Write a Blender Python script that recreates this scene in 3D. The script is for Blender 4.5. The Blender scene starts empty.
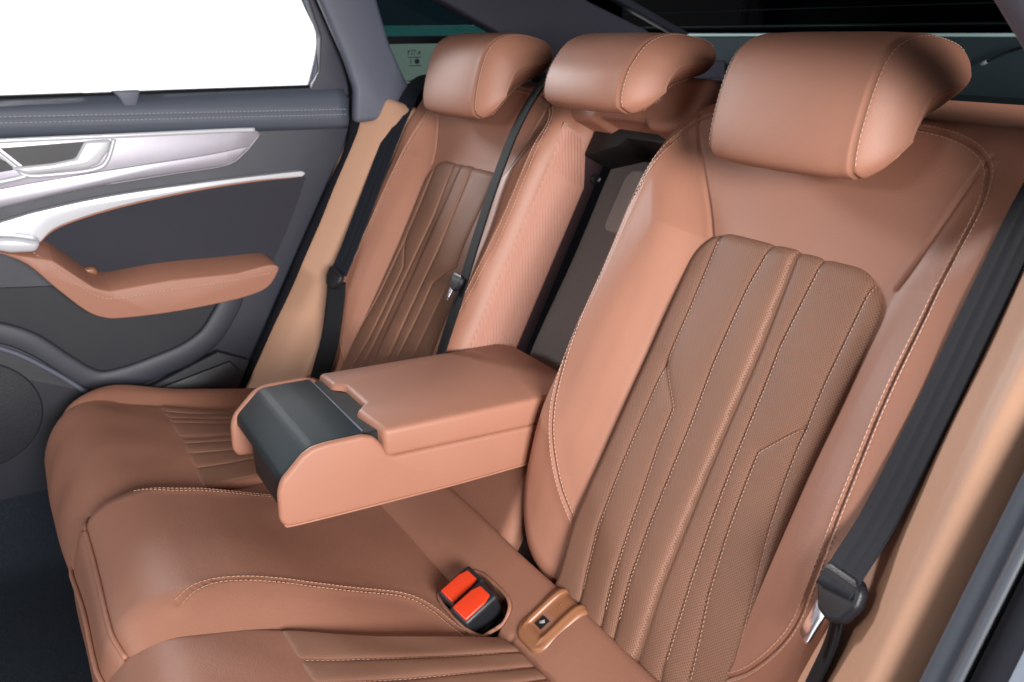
import bpy, bmesh, math
import numpy as np
from mathutils import Vector, Matrix

# ------------------------------------------------------------------ camera, sky, lamps, exposure
SC = bpy.context.scene
COL = SC.collection
CAM = np.array([1.04, -.7008, 1.0571])
_yaw, _pit, _roll = np.radians([30.3735, 19.2353, -.3703])
_h = np.array([-np.cos(_yaw), np.sin(_yaw), 0]); _r = np.array([np.sin(_yaw), np.cos(_yaw), 0]); _u = np.array([0, 0, 1.])
FW = _h*np.cos(_pit)-_u*np.sin(_pit); UP0 = _h*np.sin(_pit)+_u*np.cos(_pit)
RT = _r*np.cos(_roll)+UP0*np.sin(_roll); UP = -_r*np.sin(_roll)+UP0*np.cos(_roll)
cd = bpy.data.cameras.new("camera"); cam = bpy.data.objects.new("camera", cd); COL.objects.link(cam)
cd.sensor_width = 36; cd.lens = 36*887.97/1024; cd.clip_start = .02; cd.clip_end = 100
cd.dof.use_dof = True; cd.dof.focus_distance = .98; cd.dof.aperture_fstop = 9
m = Matrix.Identity(4)
for i in range(3):
    m[i][0], m[i][1], m[i][2], m[i][3] = RT[i], UP[i], -FW[i], CAM[i]
cam.matrix_world = m
SC.camera = cam

W = bpy.data.worlds.new("World"); SC.world = W; W.use_nodes = True
W.node_tree.nodes["Background"].inputs[0].default_value = (.93, .96, 1, 1)
W.node_tree.nodes["Background"].inputs[1].default_value = .075

def area(name, loc, aim, sx, sy, energy, color):
    l = bpy.data.lights.new(name, 'AREA'); l.shape = 'RECTANGLE'; l.size = sx; l.size_y = sy; l.energy = energy; l.color = color
    o = bpy.data.objects.new(name, l); COL.objects.link(o); o.location = loc
    o.rotation_euler = (Vector(aim)-Vector(loc)).to_track_quat('-Z', 'Y').to_euler()
area("soft_area_lamp", (2.3, -.66, 1.22), (.2, -.05, .75), .8, .5, 108, (1, .98, .965))
area("soft_area_lamp", (-2.3, -.60, 1.75), (.25, -.1, .70), .5, .4, 62, (1, .97, .98))
area("soft_area_lamp", (-.1, -2.5, 1.75), (.0, -.3, .45), .9, .6, 23, (1, .96, .93))  # added front fill, no real source stands there
SC.view_settings.view_transform = 'Standard'; SC.view_settings.look = 'None'
SC.view_settings.exposure = 0; SC.view_settings.gamma = 1
SC.render.film_transparent = False

# ------------------------------------------------------------------ materials
MATS = {}
def nodes(name):
    m = bpy.data.materials.new(name); m.use_nodes = True
    nt = m.node_tree; b = nt.nodes["Principled BSDF"]
    MATS[name] = m
    return m, nt, b
def N(nt, t, **kw):
    n = nt.nodes.new(t)
    for k, v in kw.items(): setattr(n, k, v)
    return n
def math_(nt, op, a, b=None):
    n = N(nt, 'ShaderNodeMath', operation=op)
    for i, x in enumerate((a, b)):
        if x is None: continue
        if isinstance(x, (int, float)): n.inputs[i].default_value = x
        else: nt.links.new(x, n.inputs[i])
    return n.outputs[0]
def lin(c):
    return tuple(((v/255+.055)/1.055)**2.4 if v/255 > .04045 else v/255/12.92 for v in c)+(1,)

def mat(name, rgb, rough=.5, metal=0, grain=0, gscale=600, var=.06, vscale=9, spec=.5, perf=False, sheen=0, big=0, emit=0):
    m, nt, b = nodes(name)
    c = lin(rgb)
    tc = N(nt, 'ShaderNodeTexCoord')
    b.inputs['Roughness'].default_value = rough; b.inputs['Metallic'].default_value = metal
    b.inputs['Specular IOR Level'].default_value = spec
    if sheen:
        b.inputs['Sheen Weight'].default_value = sheen; b.inputs['Sheen Roughness'].default_value = .5
    no = N(nt, 'ShaderNodeTexNoise'); no.inputs['Scale'].default_value = vscale; no.inputs['Detail'].default_value = 6
    nt.links.new(tc.outputs['Object'], no.inputs['Vector'])
    mx = N(nt, 'ShaderNodeMix', data_type='RGBA')
    mx.inputs[6].default_value = tuple(v*(1-var*2) for v in c[:3])+(1,); mx.inputs[7].default_value = tuple(min(1, v*(1+var*2)) for v in c[:3])+(1,)
    nt.links.new(no.outputs[0], mx.inputs[0])
    col = mx.outputs[2]
    bump = None
    def add_bump(h, dist, strength):
        nonlocal bump
        bn = N(nt, 'ShaderNodeBump'); bn.inputs['Distance'].default_value = dist; bn.inputs['Strength'].default_value = strength
        nt.links.new(h, bn.inputs['Height'])
        if bump is not None: nt.links.new(bump, bn.inputs['Normal'])
        bump = bn.outputs[0]
    if big:
        n3 = N(nt, 'ShaderNodeTexNoise'); n3.inputs['Scale'].default_value = 16; n3.inputs['Detail'].default_value = 3
        nt.links.new(tc.outputs['Object'], n3.inputs['Vector']); add_bump(n3.outputs[0], .006, big)
        n4 = N(nt, 'ShaderNodeTexNoise'); n4.inputs['Scale'].default_value = 60; n4.inputs['Detail'].default_value = 4; n4.inputs['Distortion'].default_value = 1.2
        nt.links.new(tc.outputs['Object'], n4.inputs['Vector']); add_bump(n4.outputs[0], .002, big*2.2)
    if grain:
        vo = N(nt, 'ShaderNodeTexVoronoi'); vo.inputs['Scale'].default_value = gscale
        nt.links.new(tc.outputs['Object'], vo.inputs['Vector']); add_bump(vo.outputs['Distance'], .0008, grain)
        # faint roughness break-up
        rr = N(nt, 'ShaderNodeMapRange'); rr.inputs[3].default_value = rough-.06; rr.inputs[4].default_value = rough+.08
        nt.links.new(no.outputs[0], rr.inputs[0]); nt.links.new(rr.outputs[0], b.inputs['Roughness'])
    if perf:
        uv = N(nt, 'ShaderNodeUVMap')
        sp = N(nt, 'ShaderNodeSeparateXYZ'); nt.links.new(uv.outputs[0], sp.inputs[0])
        ds = []
        for sh in (0, .5):
            fx = math_(nt, 'SUBTRACT', math_(nt, 'FRACT', math_(nt, 'ADD', math_(nt, 'MULTIPLY', sp.outputs[0], 1/.0029), sh)), .5)
            fy = math_(nt, 'SUBTRACT', math_(nt, 'FRACT', math_(nt, 'ADD', math_(nt, 'MULTIPLY', sp.outputs[1], 1/.0036), sh)), .5)
            ds.append(math_(nt, 'SQRT', math_(nt, 'ADD', math_(nt, 'MULTIPLY', fx, fx), math_(nt, 'MULTIPLY', fy, fy))))
        d = math_(nt, 'MINIMUM', ds[0], ds[1])
        mr = N(nt, 'ShaderNodeMapRange'); mr.interpolation_type = 'SMOOTHSTEP'
        mr.inputs[1].default_value = .12; mr.inputs[2].default_value = .27
        nt.links.new(d, mr.inputs[0])
        m2 = N(nt, 'ShaderNodeMix', data_type='RGBA'); m2.inputs[6].default_value = tuple(v*.58 for v in c[:3])+(1,)
        nt.links.new(col, m2.inputs[7]); nt.links.new(mr.outputs[0], m2.inputs[0]); col = m2.outputs[2]
        add_bump(mr.outputs[0], .0008, .5)
    nt.links.new(col, b.inputs['Base Color'])
    if bump is not None: nt.links.new(bump, b.inputs['Normal'])
    if emit:
        b.inputs['Emission Color'].default_value = (1, 1, 1, 1); b.inputs['Emission Strength'].default_value = emit
    return m

LEATHER = mat('cognac_leather', (160, 111, 91), .53, grain=.14, gscale=620, var=.07, vscale=6, big=.03, spec=.5)
PERF = mat('perforated_leather', (137, 99, 81), .58, spec=.35, grain=.12, gscale=700, var=.04, perf=True, big=.04)
CUSHION = mat('cushion_leather', (146, 102, 84), .5, grain=.2, gscale=620, var=.07, big=.06, spec=.3)
BEIGE = mat('beige_leather', (194, 151, 125), .5, grain=.12, gscale=620, var=.03, big=.02, spec=.4)
HARDTAN = mat('tan_plastic', (142, 95, 66), .4, var=.02)
RIBBED = mat('ribbed_knit', (176, 130, 114), .7, grain=.3, gscale=900, var=.05)
THREAD = mat('thread', (190, 152, 132), .7, var=.05)
THREAD2 = mat('tan_thread', (172, 130, 108), .7, var=.05)
DKTHREAD = mat('grey_thread', (150, 150, 165), .7, var=.05)
DOORSOFT = mat('door_soft_trim', (76, 82, 94), .55, grain=.25, gscale=800, var=.04)
DOORHARD = mat('door_hard_trim', (52, 54, 64), .5, grain=.2, gscale=900, var=.03)
DOORCLOTH = mat('door_insert_trim', (41, 42, 52), .75, grain=.4, gscale=1300, var=.07, vscale=40)
DOORLOW = mat('door_lower_trim', (32, 34, 42), .55, grain=.2, gscale=900, var=.04)
DARK = mat('dark_plastic', (26, 27, 33), .45, grain=.2, gscale=900, var=.05)
BLACK = mat('black_rubber', (14, 14, 17), .6, var=.05)
CONSOLE = mat('console_black', (30, 42, 48), .5, spec=.35, grain=.35, gscale=1500, var=.03)
PURPLE = mat('pillar_trim', (54, 53, 65), .6, grain=.2, gscale=700, var=.04)
PILLAR = mat('pillar_grey', (88, 92, 106), .55, grain=.2, gscale=700, var=.03)
SEAT_PLASTIC = mat('seat_side_plastic', (62, 46, 50), .5, var=.05)
CARPET = mat('grey_carpet', (140, 138, 138), .95, grain=.4, gscale=420, var=.06, vscale=300, spec=.1)
FLOORC = mat('floor_carpet', (30, 35, 42), .95, grain=.9, gscale=350, var=.25, vscale=200, spec=.1)  # darkened carpet, the footwell's shade is put into its colour
BELT = mat('belt_webbing', (32, 35, 43), .65, spec=.2, var=.1, vscale=300)
BELTDARK = mat('belt_webbing_dark', (20, 21, 25), .75, spec=.2, var=.1, vscale=300)
CHROME = mat('chrome', (235, 235, 240), .14, metal=1, var=.01)
SATIN = mat('satin_aluminium', (154, 150, 160), .36, metal=.3, var=.03, vscale=60)
BRIGHT = mat('bright_trim', (208, 210, 216), .25, metal=.15, var=.01)
RED = mat('red_button', (198, 56, 28), .32, var=.02)
BUCKLE = mat('buckle_black', (34, 35, 40), .42, grain=.2, gscale=900, var=.05)
TAILDARK = mat('tailgate_trim', (32, 42, 47), .85, spec=.15, var=.06)
PRINT = mat('glass_print', (40, 52, 60), .6, var=.03)
GASKET = mat('window_seal', (22, 23, 28), .9, spec=.1, var=.04)

def glass(name, tint, gloss=.04):
    m, nt, b = nodes(name)
    tr = N(nt, 'ShaderNodeBsdfTransparent'); tr.inputs[0].default_value = tint+(1,)
    gl = N(nt, 'ShaderNodeBsdfGlossy'); gl.inputs['Roughness'].default_value = .03
    fr = N(nt, 'ShaderNodeFresnel'); fr.inputs[0].default_value = 1.45
    ms = N(nt, 'ShaderNodeMixShader'); nt.links.new(fr.outputs[0], ms.inputs[0])
    nt.links.new(tr.outputs[0], ms.inputs[1]); nt.links.new(gl.outputs[0], ms.inputs[2])
    nt.links.new(ms.outputs[0], nt.nodes['Material Output'].inputs[0])
    return m
GLASS = glass('clear_glass', (.96, .97, .97))
PRIVACY = glass('privacy_glass', (.045, .075, .086))
GREENGLASS = glass('green_glass', (.24, .29, .27))
BANDGLASS = glass('band_glass', (.085, .19, .19))
REARGLASS = glass('rear_privacy_glass', (.013, .018, .02))

sky_m, nt, b = nodes('white_sky')
e = N(nt, 'ShaderNodeEmission'); e.inputs[0].default_value = (1, 1, 1, 1); e.inputs[1].default_value = 1.5
nt.links.new(e.outputs[0], nt.nodes['Material Output'].inputs[0])

# ------------------------------------------------------------------ helpers
def thing(name, label, cat, loc=(0, 0, 0), group=None):
    o = bpy.data.objects.new(name, None); COL.objects.link(o); o.location = loc; o.empty_display_size = .1
    o['label'] = label; o['category'] = cat; o['kind'] = 'thing'
    if group: o['group'] = group
    return o
def tag(o, label, cat, group=None):
    o['label'] = label; o['category'] = cat; o['kind'] = 'thing'
    if group: o['group'] = group
    return o
def origin(p):
    v = np.zeros(3)
    while p is not None:
        v += np.array(p.location); p = p.parent
    return v
def mk(name, V, F, mt, parent=None, uv=None, smooth=True, label=None):
    V = np.asarray(V, float) - origin(parent)
    me = bpy.data.meshes.new(name); me.from_pydata(V.tolist(), [], [tuple(int(i) for i in f) for f in F])
    me.materials.append(mt)
    if smooth: me.shade_smooth()
    if uv is not None:
        l = me.uv_layers.new(name='UVMap'); idx = np.zeros(len(me.loops), int); me.loops.foreach_get('vertex_index', idx)
        l.data.foreach_set('uv', np.asarray(uv, float)[idx].ravel())
    me.validate(); me.update()
    o = bpy.data.objects.new(name, me); COL.objects.link(o); o.parent = parent
    if label: o['label'] = label
    return o
def sew(o, VF, mt):
    """stitching is surface pattern: it goes into the mesh of the part it is sewn into, as a second material"""
    V, F = VF
    V = np.asarray(V, float)-origin(o.parent)
    bm = bmesh.new(); bm.from_mesh(o.data); o.data.materials.append(mt); k = len(o.data.materials)-1
    vs = [bm.verts.new(tuple(p)) for p in V]
    for f in F:
        q = bm.faces.new([vs[i] for i in f]); q.material_index = k; q.smooth = False
    bm.to_mesh(o.data); bm.free()
def mk_bm(name, bm, mt, parent=None, smooth=False, angle=35):
    bmesh.ops.recalc_face_normals(bm, faces=bm.faces)
    off = origin(parent)
    bmesh.ops.translate(bm, verts=bm.verts, vec=Vector(-off))
    me = bpy.data.meshes.new(name); bm.to_mesh(me); bm.free(); me.materials.append(mt)
    me.shade_smooth()
    me.set_sharp_from_angle(angle=math.radians(angle))
    o = bpy.data.objects.new(name, me); COL.objects.link(o); o.parent = parent
    return o
def sstep(x, a, b):
    t = np.clip((np.asarray(x, float)-a)/(b-a), 0, 1); return t*t*(3-2*t)
def catmull(pts, n=8, closed=False):
    P = np.asarray(pts, float)
    if closed: Q = np.vstack([P[-1], P, P[0], P[1]])
    else: Q = np.vstack([2*P[0]-P[1], P, 2*P[-1]-P[-2]])
    out = []
    for i in range(1, len(Q)-2):
        p0, p1, p2, p3 = Q[i-1], Q[i], Q[i+1], Q[i+2]
        for k in range(n):
            t = k/n
            out.append(.5*((2*p1)+(p2-p0)*t+(2*p0-5*p1+4*p2-p3)*t*t+(3*p1-p0-3*p2+p3)*t**3))
    if not closed: out.append(P[-1])
    return np.array(out)
def resample(P, step):
    P = np.asarray(P, float); L = np.r_[0, np.cumsum(np.linalg.norm(np.diff(P, axis=0), axis=1))]
    n = max(2, int(round(L[-1]/step))+1); s = np.linspace(0, L[-1], n)
    return np.stack([np.interp(s, L, P[:, k]) for k in range(P.shape[1])], -1)
def pline_dist(X, Y, poly):
    """signed-less distance from points to a polyline"""
    P = np.asarray(poly, float); D = np.full(X.shape, 9.)
    for a, b in zip(P[:-1], P[1:]):
        d = b-a; L2 = d@d
        if L2 < 1e-14: continue
        t = np.clip(((X-a[0])*d[0]+(Y-a[1])*d[1])/L2, 0, 1)
        D = np.minimum(D, np.hypot(X-a[0]-t*d[0], Y-a[1]-t*d[1]))
    return D
def spl(xs, ys):
    """smooth monotone interpolation (PCHIP)"""
    xs = np.asarray(xs, float); ys = np.asarray(ys, float)
    h = np.diff(xs); dl = np.diff(ys)/h
    d = np.zeros(len(xs)); d[0], d[-1] = dl[0], dl[-1]
    for i in range(1, len(xs)-1):
        if dl[i-1]*dl[i] > 0:
            w1 = 2*h[i]+h[i-1]; w2 = h[i]+2*h[i-1]; d[i] = (w1+w2)/(w1/dl[i-1]+w2/dl[i])
    def f(x):
        x = np.clip(np.asarray(x, float), xs[0], xs[-1]); i = np.clip(np.searchsorted(xs, x)-1, 0, len(xs)-2)
        t = (x-xs[i])/h[i]
        return ((1+2*t)*(1-t)**2*ys[i]+t*(1-t)**2*h[i]*d[i]+t*t*(3-2*t)*ys[i+1]+t*t*(t-1)*h[i]*d[i+1])
    return f

def axis_samples(a, b, e, ne, n):
    e = min(e, (b-a)*.45); ph = np.linspace(0, math.pi/2, ne+1)[:-1]
    left = a+e*(1-np.cos(ph)); mid = np.linspace(a+e, b-e, n); right = b-e*(1-np.cos(ph[::-1]))
    return np.r_[left, mid, right]
class Pillow:
    """padded panel: a rounded-rectangle height field over local (x, v), rolled over at the rim and closed behind"""
    def __init__(s, frame, x0, x1, v0, v1, rc, re, hf, warp=None):
        s.fr, s.x0, s.x1, s.v0, s.v1, s.rc, s.re, s.hf, s.warp = frame, x0, x1, v0, v1, rc, re, hf, warp
    def d(s, x, v):
        bl, br, tr, tl = s.rc
        cx, cy = (s.x0+s.x1)/2, (s.v0+s.v1)/2
        r = np.where(v > cy, np.where(x > cx, tr, tl), np.where(x > cx, br, bl))
        qx = np.abs(x-cx)-(s.x1-s.x0)/2+r; qy = np.abs(v-cy)-(s.v1-s.v0)/2+r
        return -(np.minimum(np.maximum(qx, qy), 0)+np.hypot(np.maximum(qx, 0), np.maximum(qy, 0))-r)
    def w(s, x, v):
        d = np.clip(s.d(x, v), 0, s.re)
        return s.hf(x, v)-(s.re-np.sqrt(np.maximum(0, s.re**2-(s.re-d)**2)))
    def P(s, x, v, dw=0.):
        x = np.asarray(x, float); v = np.asarray(v, float)
        wv = s.w(x, v)+dw
        xx = s.warp(x, v) if s.warp else x
        return s.fr(xx, v, wv)
    def Nrm(s, x, v):
        e = .0015
        a = s.P(x+e, v)-s.P(x-e, v); b = s.P(x, v+e)-s.P(x, v-e)
        n = np.cross(a, b); n /= np.linalg.norm(n, axis=-1, keepdims=True)+1e-12
        c = s.fr(s.warp(x, v) if s.warp else x, v, s.w(x, v)+.01)-s.P(x, v)
        sg = np.sign((n*c).sum(-1, keepdims=True)); return n*np.where(sg == 0, 1, sg)
    def build(s, name, mt, parent, nu, nv, depth, ne=9, label=None):
        bl, br, tr, tl = s.rc; rm = max(max(s.rc), s.re)
        vs = axis_samples(s.v0, s.v1, rm, max(ne+4, int(rm/.0014) if nv > 150 else 0), nv)
        rows = []
        for v in vs:
            xl, xr = s.x0, s.x1
            def cut(r, far): return r-math.sqrt(max(0, r*r-(r-far)**2)) if far < r else 0
            xl += cut(tl, s.v1-v)+cut(bl, v-s.v0); xr -= cut(tr, s.v1-v)+cut(br, v-s.v0)
            rows.append(axis_samples(xl, xr, s.re, ne, nu))
        X = np.array(rows); V = np.repeat(vs[:, None], X.shape[1], 1)
        P = s.P(X, V); nr, nc = X.shape
        idx = np.arange(nr*nc).reshape(nr, nc)
        F = np.stack([idx[:-1, :-1], idx[:-1, 1:], idx[1:, 1:], idx[1:, :-1]], -1).reshape(-1, 4).tolist()
        loop = np.r_[idx[0, :], idx[1:, -1], idx[-1, -2::-1], idx[-2:0:-1, 0]]
        xl, vl = X.ravel()[loop], V.ravel()[loop]
        back = s.fr(s.warp(xl, vl) if s.warp else xl, vl, np.full(len(loop), -depth))
        verts = np.vstack([P.reshape(-1, 3), back]); b0 = nr*nc; n = len(loop)
        for i in range(n):
            j = (i+1) % n; F.append([loop[j], loop[i], b0+i, b0+j])
        F.append([b0+i for i in range(n)])
        uv = np.vstack([np.stack([X.ravel(), V.ravel()], -1), np.stack([xl, vl], -1)])
        # face direction
        p, q, r_ = verts[F[len(F)//3][0]], verts[F[len(F)//3][1]], verts[F[len(F)//3][2]]
        k = (nr//2)*nc+nc//2; a, b_, c = verts[k], verts[k+1], verts[k+nc]
        if np.cross(b_-a, c-a)@s.Nrm(X.ravel()[k:k+1], V.ravel()[k:k+1])[0] < 0: F = [f[::-1] for f in F]
        return mk(name, verts, F, mt, parent, uv, label=label)

def stitch_boxes(P, Nn, ln=.0036, gap=.0017, r=.0005):
    """little raised thread stitches along a 3-D line P with normals Nn"""
    L = np.r_[0, np.cumsum(np.linalg.norm(np.diff(P, axis=0), axis=1))]
    V, F = [], []
    s = 0.
    while s+ln < L[-1]:
        a = np.array([np.interp(s, L, P[:, k]) for k in range(3)]); b = np.array([np.interp(s+ln, L, P[:, k]) for k in range(3)])
        n = np.array([np.interp(s+ln/2, L, Nn[:, k]) for k in range(3)]); n /= np.linalg.norm(n)+1e-9
        t = b-a; t /= np.linalg.norm(t)+1e-9; c = np.cross(n, t)
        k0 = len(V)
        for q, h in ((a, .2), (a+(b-a)*.25, 1), (a+(b-a)*.75, 1), (b, .2)):
            V += [q-c*r-n*r*.6, q+c*r-n*r*.6, q+c*r*.6+n*r*h, q-c*r*.6+n*r*h]
        for j in range(3):
            o = k0+4*j
            F += [[o, o+1, o+5, o+4], [o+1, o+2, o+6, o+5], [o+2, o+3, o+7, o+6], [o+3, o, o+4, o+7]]
        F += [[k0+3, k0+2, k0+1, k0], [k0+12, k0+13, k0+14, k0+15]]
        s += ln+gap
    return V, F
def join(parts):
    V, F = [], []
    for v, f in parts:
        o = len(V); V += list(v); F += [[i+o for i in q] for q in f]
    return V, F
def offset2(poly, d):
    P = np.asarray(poly, float); t = np.gradient(P, axis=0); t /= np.linalg.norm(t, axis=1, keepdims=True)+1e-9
    return P+np.stack([-t[:, 1], t[:, 0]], -1)*d
def seam_stitches(pil, lines, offs=(-.004, .004), ln=.0040, gap=.0016, r=.00046, lift=.0003):
    parts = []
    for ln_ in lines:
        q = resample(ln_, .003)
        for o in offs:
            p = offset2(q, o); parts.append(stitch_boxes(pil.P(p[:, 0], p[:, 1], lift), pil.Nrm(p[:, 0], p[:, 1]), ln, gap, r))
    return join(parts)
def tube(path, r, ns=10, flat=1., upv=None):
    P = np.asarray(path, float); t = np.gradient(P, axis=0); t /= np.linalg.norm(t, axis=1, keepdims=True)+1e-9
    ref = np.array(upv if upv is not None else (0, 0, 1.)); V, F = [], []
    rr = np.broadcast_to(np.asarray(r, float), (len(P),))
    for i in range(len(P)):
        a = np.cross(t[i], ref); la = np.linalg.norm(a); a = a/la if la > 1e-6 else np.array([1., 0, 0]); b = np.cross(a, t[i])
        for k in range(ns):
            ph = 2*math.pi*k/ns; V.append(P[i]+rr[i]*(math.cos(ph)*a+math.sin(ph)*b*flat))
    for i in range(len(P)-1):
        for k in range(ns):
            F.append([i*ns+k, i*ns+(k+1) % ns, (i+1)*ns+(k+1) % ns, (i+1)*ns+k])
    F.append(list(range(ns))[::-1]); F.append([(len(P)-1)*ns+k for k in range(ns)])
    return V, F
def strap(path, width_vec, width, th, prof=None, nw=25):
    """webbing: a strip along path, width_vec per point, thickness th with raised rib profile"""
    P = np.asarray(path, float); Wd = np.broadcast_to(np.asarray(width_vec, float), P.shape)
    t = np.gradient(P, axis=0); t /= np.linalg.norm(t, axis=1, keepdims=True)+1e-9
    Wd = Wd-(Wd*t).sum(1, keepdims=True)*t; Wd = Wd/np.linalg.norm(Wd, axis=1, keepdims=True); n = np.cross(t, Wd)
    u = np.linspace(-1, 1, nw); top = np.array([prof(q) if prof else 0 for q in u])
    V = []
    for i in range(len(P)):
        for k in range(nw): V.append(P[i]+Wd[i]*u[k]*width/2+n[i]*(th/2+top[k]))
        for k in range(nw)[::-1]: V.append(P[i]+Wd[i]*u[k]*width/2-n[i]*(th/2+top[k]))
    M = 2*nw; F = []
    for i in range(len(P)-1):
        for k in range(M): F.append([i*M+k, i*M+(k+1) % M, (i+1)*M+(k+1) % M, (i+1)*M+k])
    F.append(list(range(M))[::-1]); F.append([(len(P)-1)*M+k for k in range(M)])
    return V, F
def prism(bm, poly, axis_pt, bevel=0., seg=3, only=None):
    """extrude polygon (list of 3-D points) by vector axis_pt, then bevel its edges"""
    b2 = bmesh.new()
    vs = [b2.verts.new(tuple(p)) for p in poly]
    f = b2.faces.new(vs)
    g = bmesh.ops.extrude_face_region(b2, geom=[f]); nv = [e for e in g['geom'] if isinstance(e, bmesh.types.BMVert)]
    bmesh.ops.translate(b2, verts=nv, vec=Vector(axis_pt))
    bmesh.ops.recalc_face_normals(b2, faces=b2.faces)
    if bevel:
        es = [e for e in b2.edges if only is None or only(e)]
        bmesh.ops.bevel(b2, geom=es, offset=bevel, segments=seg, profile=.5, affect='EDGES', clamp_overlap=True)
    me = bpy.data.meshes.new('t'); b2.to_mesh(me); b2.free(); bm.from_mesh(me); bpy.data.meshes.remove(me)
def yz(poly, x):
    return [(x, y, z) for y, z in poly]

# ------------------------------------------------------------------ setting: sky, floor
def quad(name, pts, mt, parent=None): return mk(name, pts, [list(range(len(pts)))], mt, parent, smooth=False)
s = quad('sky', [(-5, -7, -1.5), (-5, 6, -1.5), (-5, 6, 4), (-5, -7, 4)], sky_m); s['kind'] = 'structure'
g = np.linspace(-1, 1, 60)
fx, fy = np.meshgrid(np.linspace(-.80, .80, 70), np.linspace(-1.6, -.55, 60), indexing='ij')
fz = .13+.05*np.exp(-(fx/.16)**4)+.006*np.sin(fx*14)*np.cos(fy*9)+.12*sstep(-fx, .62, .74)
I = np.arange(70*60).reshape(70, 60)
top = np.stack([fx, fy, fz], -1).reshape(-1, 3); bot = top.copy(); bot[:, 2] = .02
Fq = np.stack([I[:-1, :-1], I[1:, :-1], I[1:, 1:], I[:-1, 1:]], -1).reshape(-1, 4)
lp = np.r_[I[0, :], I[1:, -1], I[-1, -2::-1], I[-2:0:-1, 0]]; n0 = 4200
side = [[lp[i], lp[(i+1) % len(lp)], n0+lp[(i+1) % len(lp)], n0+lp[i]] for i in range(len(lp))]
fl = mk('floor', np.vstack([top, bot]), Fq.tolist()+side+(Fq[:, ::-1]+n0).tolist(), FLOORC); fl['kind'] = 'structure'

bm = bmesh.new(); prism(bm, [(-.66, -1.7, 1.44), (.66, -1.7, 1.44), (.66, .62, 1.44), (-.66, .62, 1.44)], (0, 0, .05), .02, 3)  # unseen roof slab, added to block light from overhead
rl = mk_bm('unseen_roof_lining', bm, mat('headliner', (70, 70, 76), .9, grain=.3, gscale=400, var=.04)); rl['kind'] = 'structure'
# ------------------------------------------------------------------ backrest frame
TH = math.radians(28)
BU = np.array([0, math.sin(TH), math.cos(TH)]); BN = np.array([0, -math.cos(TH), math.sin(TH)]); B0 = np.array([0, .045, .822])
def back_frame(sx):
    def fr(x, v, w):
        x, v, w = np.broadcast_arrays(np.asarray(x, float), np.asarray(v, float), np.asarray(w, float))
        return B0+np.stack([sx*x, 0*x, 0*x], -1)+v[..., None]*BU+w[..., None]*BN
    return fr
def BP(x, v, w=0.): return back_frame(1)(x, v, w)

# seams of one outer seat, in the seat's own (x, v)
SEAM_MAIN_IN = catmull([(.285, -.425), (.215, -.375), (.178, -.32), (.150, -.24), (.138, -.15), (.134, -.03), (.138, .06), (.150, .105), (.178, .132), (.225, .145), (.30, .150), (.38, .152), (.46, .150), (.515, .144), (.55, .130), (.568, .105), (.575, .05), (.578, -.03), (.580, -.13), (.586, -.21), (.592, -.28), (.585, -.34), (.55, -.40), (.50, -.44)], 6)
SHOULDER_L = catmull([(.168, .140), (.183, .107), (.211, .064), (.236, .026), (.258, -.008)], 5)
SHOULDER_R = catmull([(.560, .128), (.552, .108), (.540, .072), (.528, .036), (.516, -.005)], 5)
INS = dict(C=[(.386, .012), (.388, -.02), (.394, -.13), (.400, -.28), (.406, -.385), (.414, -.455), (.42, -.53)],
           R1=[(.424, .012), (.419, -.098), (.422, -.136), (.431, -.30), (.436, -.365), (.446, -.455), (0.466, -.53)],
           L=[(.353, .012), (.347, -.046), (.347, -.145), (.353, -.216), (.360, -.343), (.366, -.40), (.378, -.455), (0.398, -.53)],
           Lo=[(.270, .008), (.275, -.10), (.275, -.187), (.279, -.287), (.285, -.38), (.295, -.43), (.304, -.455), (0.324, -.53)],
           Lj=[(.276, -.165), (.291, -.181), (.319, -.208), (.321, -.255), (.333, -.357), (.343, -.417), (.354, -.455), (0.374, -.53)],
           Ro=[(.491, .008), (.488, -.112), (.494, -.275), (.500, -.338), (.508, -.455), (.512, -.53)],
           Rj=[(.486, -.165), (.450, -.207), (.453, -.296), (.458, -.362), (.474, -.455), (0.494, -.53)])
prof_mid = spl([.10, .125, .150, .172, .20, .225, .240, .27, .40, .49, .510, .525, .548, .575, .602, .64],
               [.030, .040, .046, .043, .030, .012, .000, -.014, -.016, -.014, .000, .014, .032, .043, .046, .036])
prof_top = spl([.10, .140, .18, .25, .38, .50, .56, .59, .64], [.022, .034, .030, .018, .016, .018, .032, .036, .03])
def groove(x, v, line, depth, width):
    return -depth*np.exp(-pline_dist(x, v, line)/width)
def shell_h(x, v):
    k = sstep(v, .03, .15)
    hb = prof_mid(x)
    sl = np.interp(v, SHOULDER_L[::-1, 1], SHOULDER_L[::-1, 0]); sr = np.interp(v, SHOULDER_R[::-1, 1], SHOULDER_R[::-1, 0])
    hl = .003+.021*sstep(v, -.01, .14)
    ridge = .043*(1-k)+.030*k-.006*sstep(-x, -.13, -.10)
    dist = np.maximum(sl-x, x-sr)
    h = np.where(dist > 0, hl+(ridge-hl)*sstep(dist, -.01, .075), hl+(ridge-hl)*sstep(0, -.01, .075)*np.exp(np.minimum(dist, 0)/.02))
    kk = sstep(v, -.14, .01)
    h = hb*(1-kk)+h*kk
    h = np.where(h > 0, h*(1-.72*sstep(-v, .26, .45)), h)
    d0 = d = pline_dist(x, v, SEAM_MAIN_IN)
    h = h+.0022*np.exp(-(d/.010)**2)-.0034*np.exp(-(d/.0016)**2)
    for l in (SHOULDER_L, SHOULDER_R):
        d = pline_dist(x, v, l); h = h+.0008*np.exp(-(d/.007)**2)-.0030*np.exp(-(d/.0026)**2)
    h = h+.00018*np.exp(-((d0-.008)/.006)**2)*0*np.sin(v*430+x*310+2*np.sin(v*57))
    return h+.0012*np.sin(x*31+v*17)*np.sin(v*23-x*9)
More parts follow.
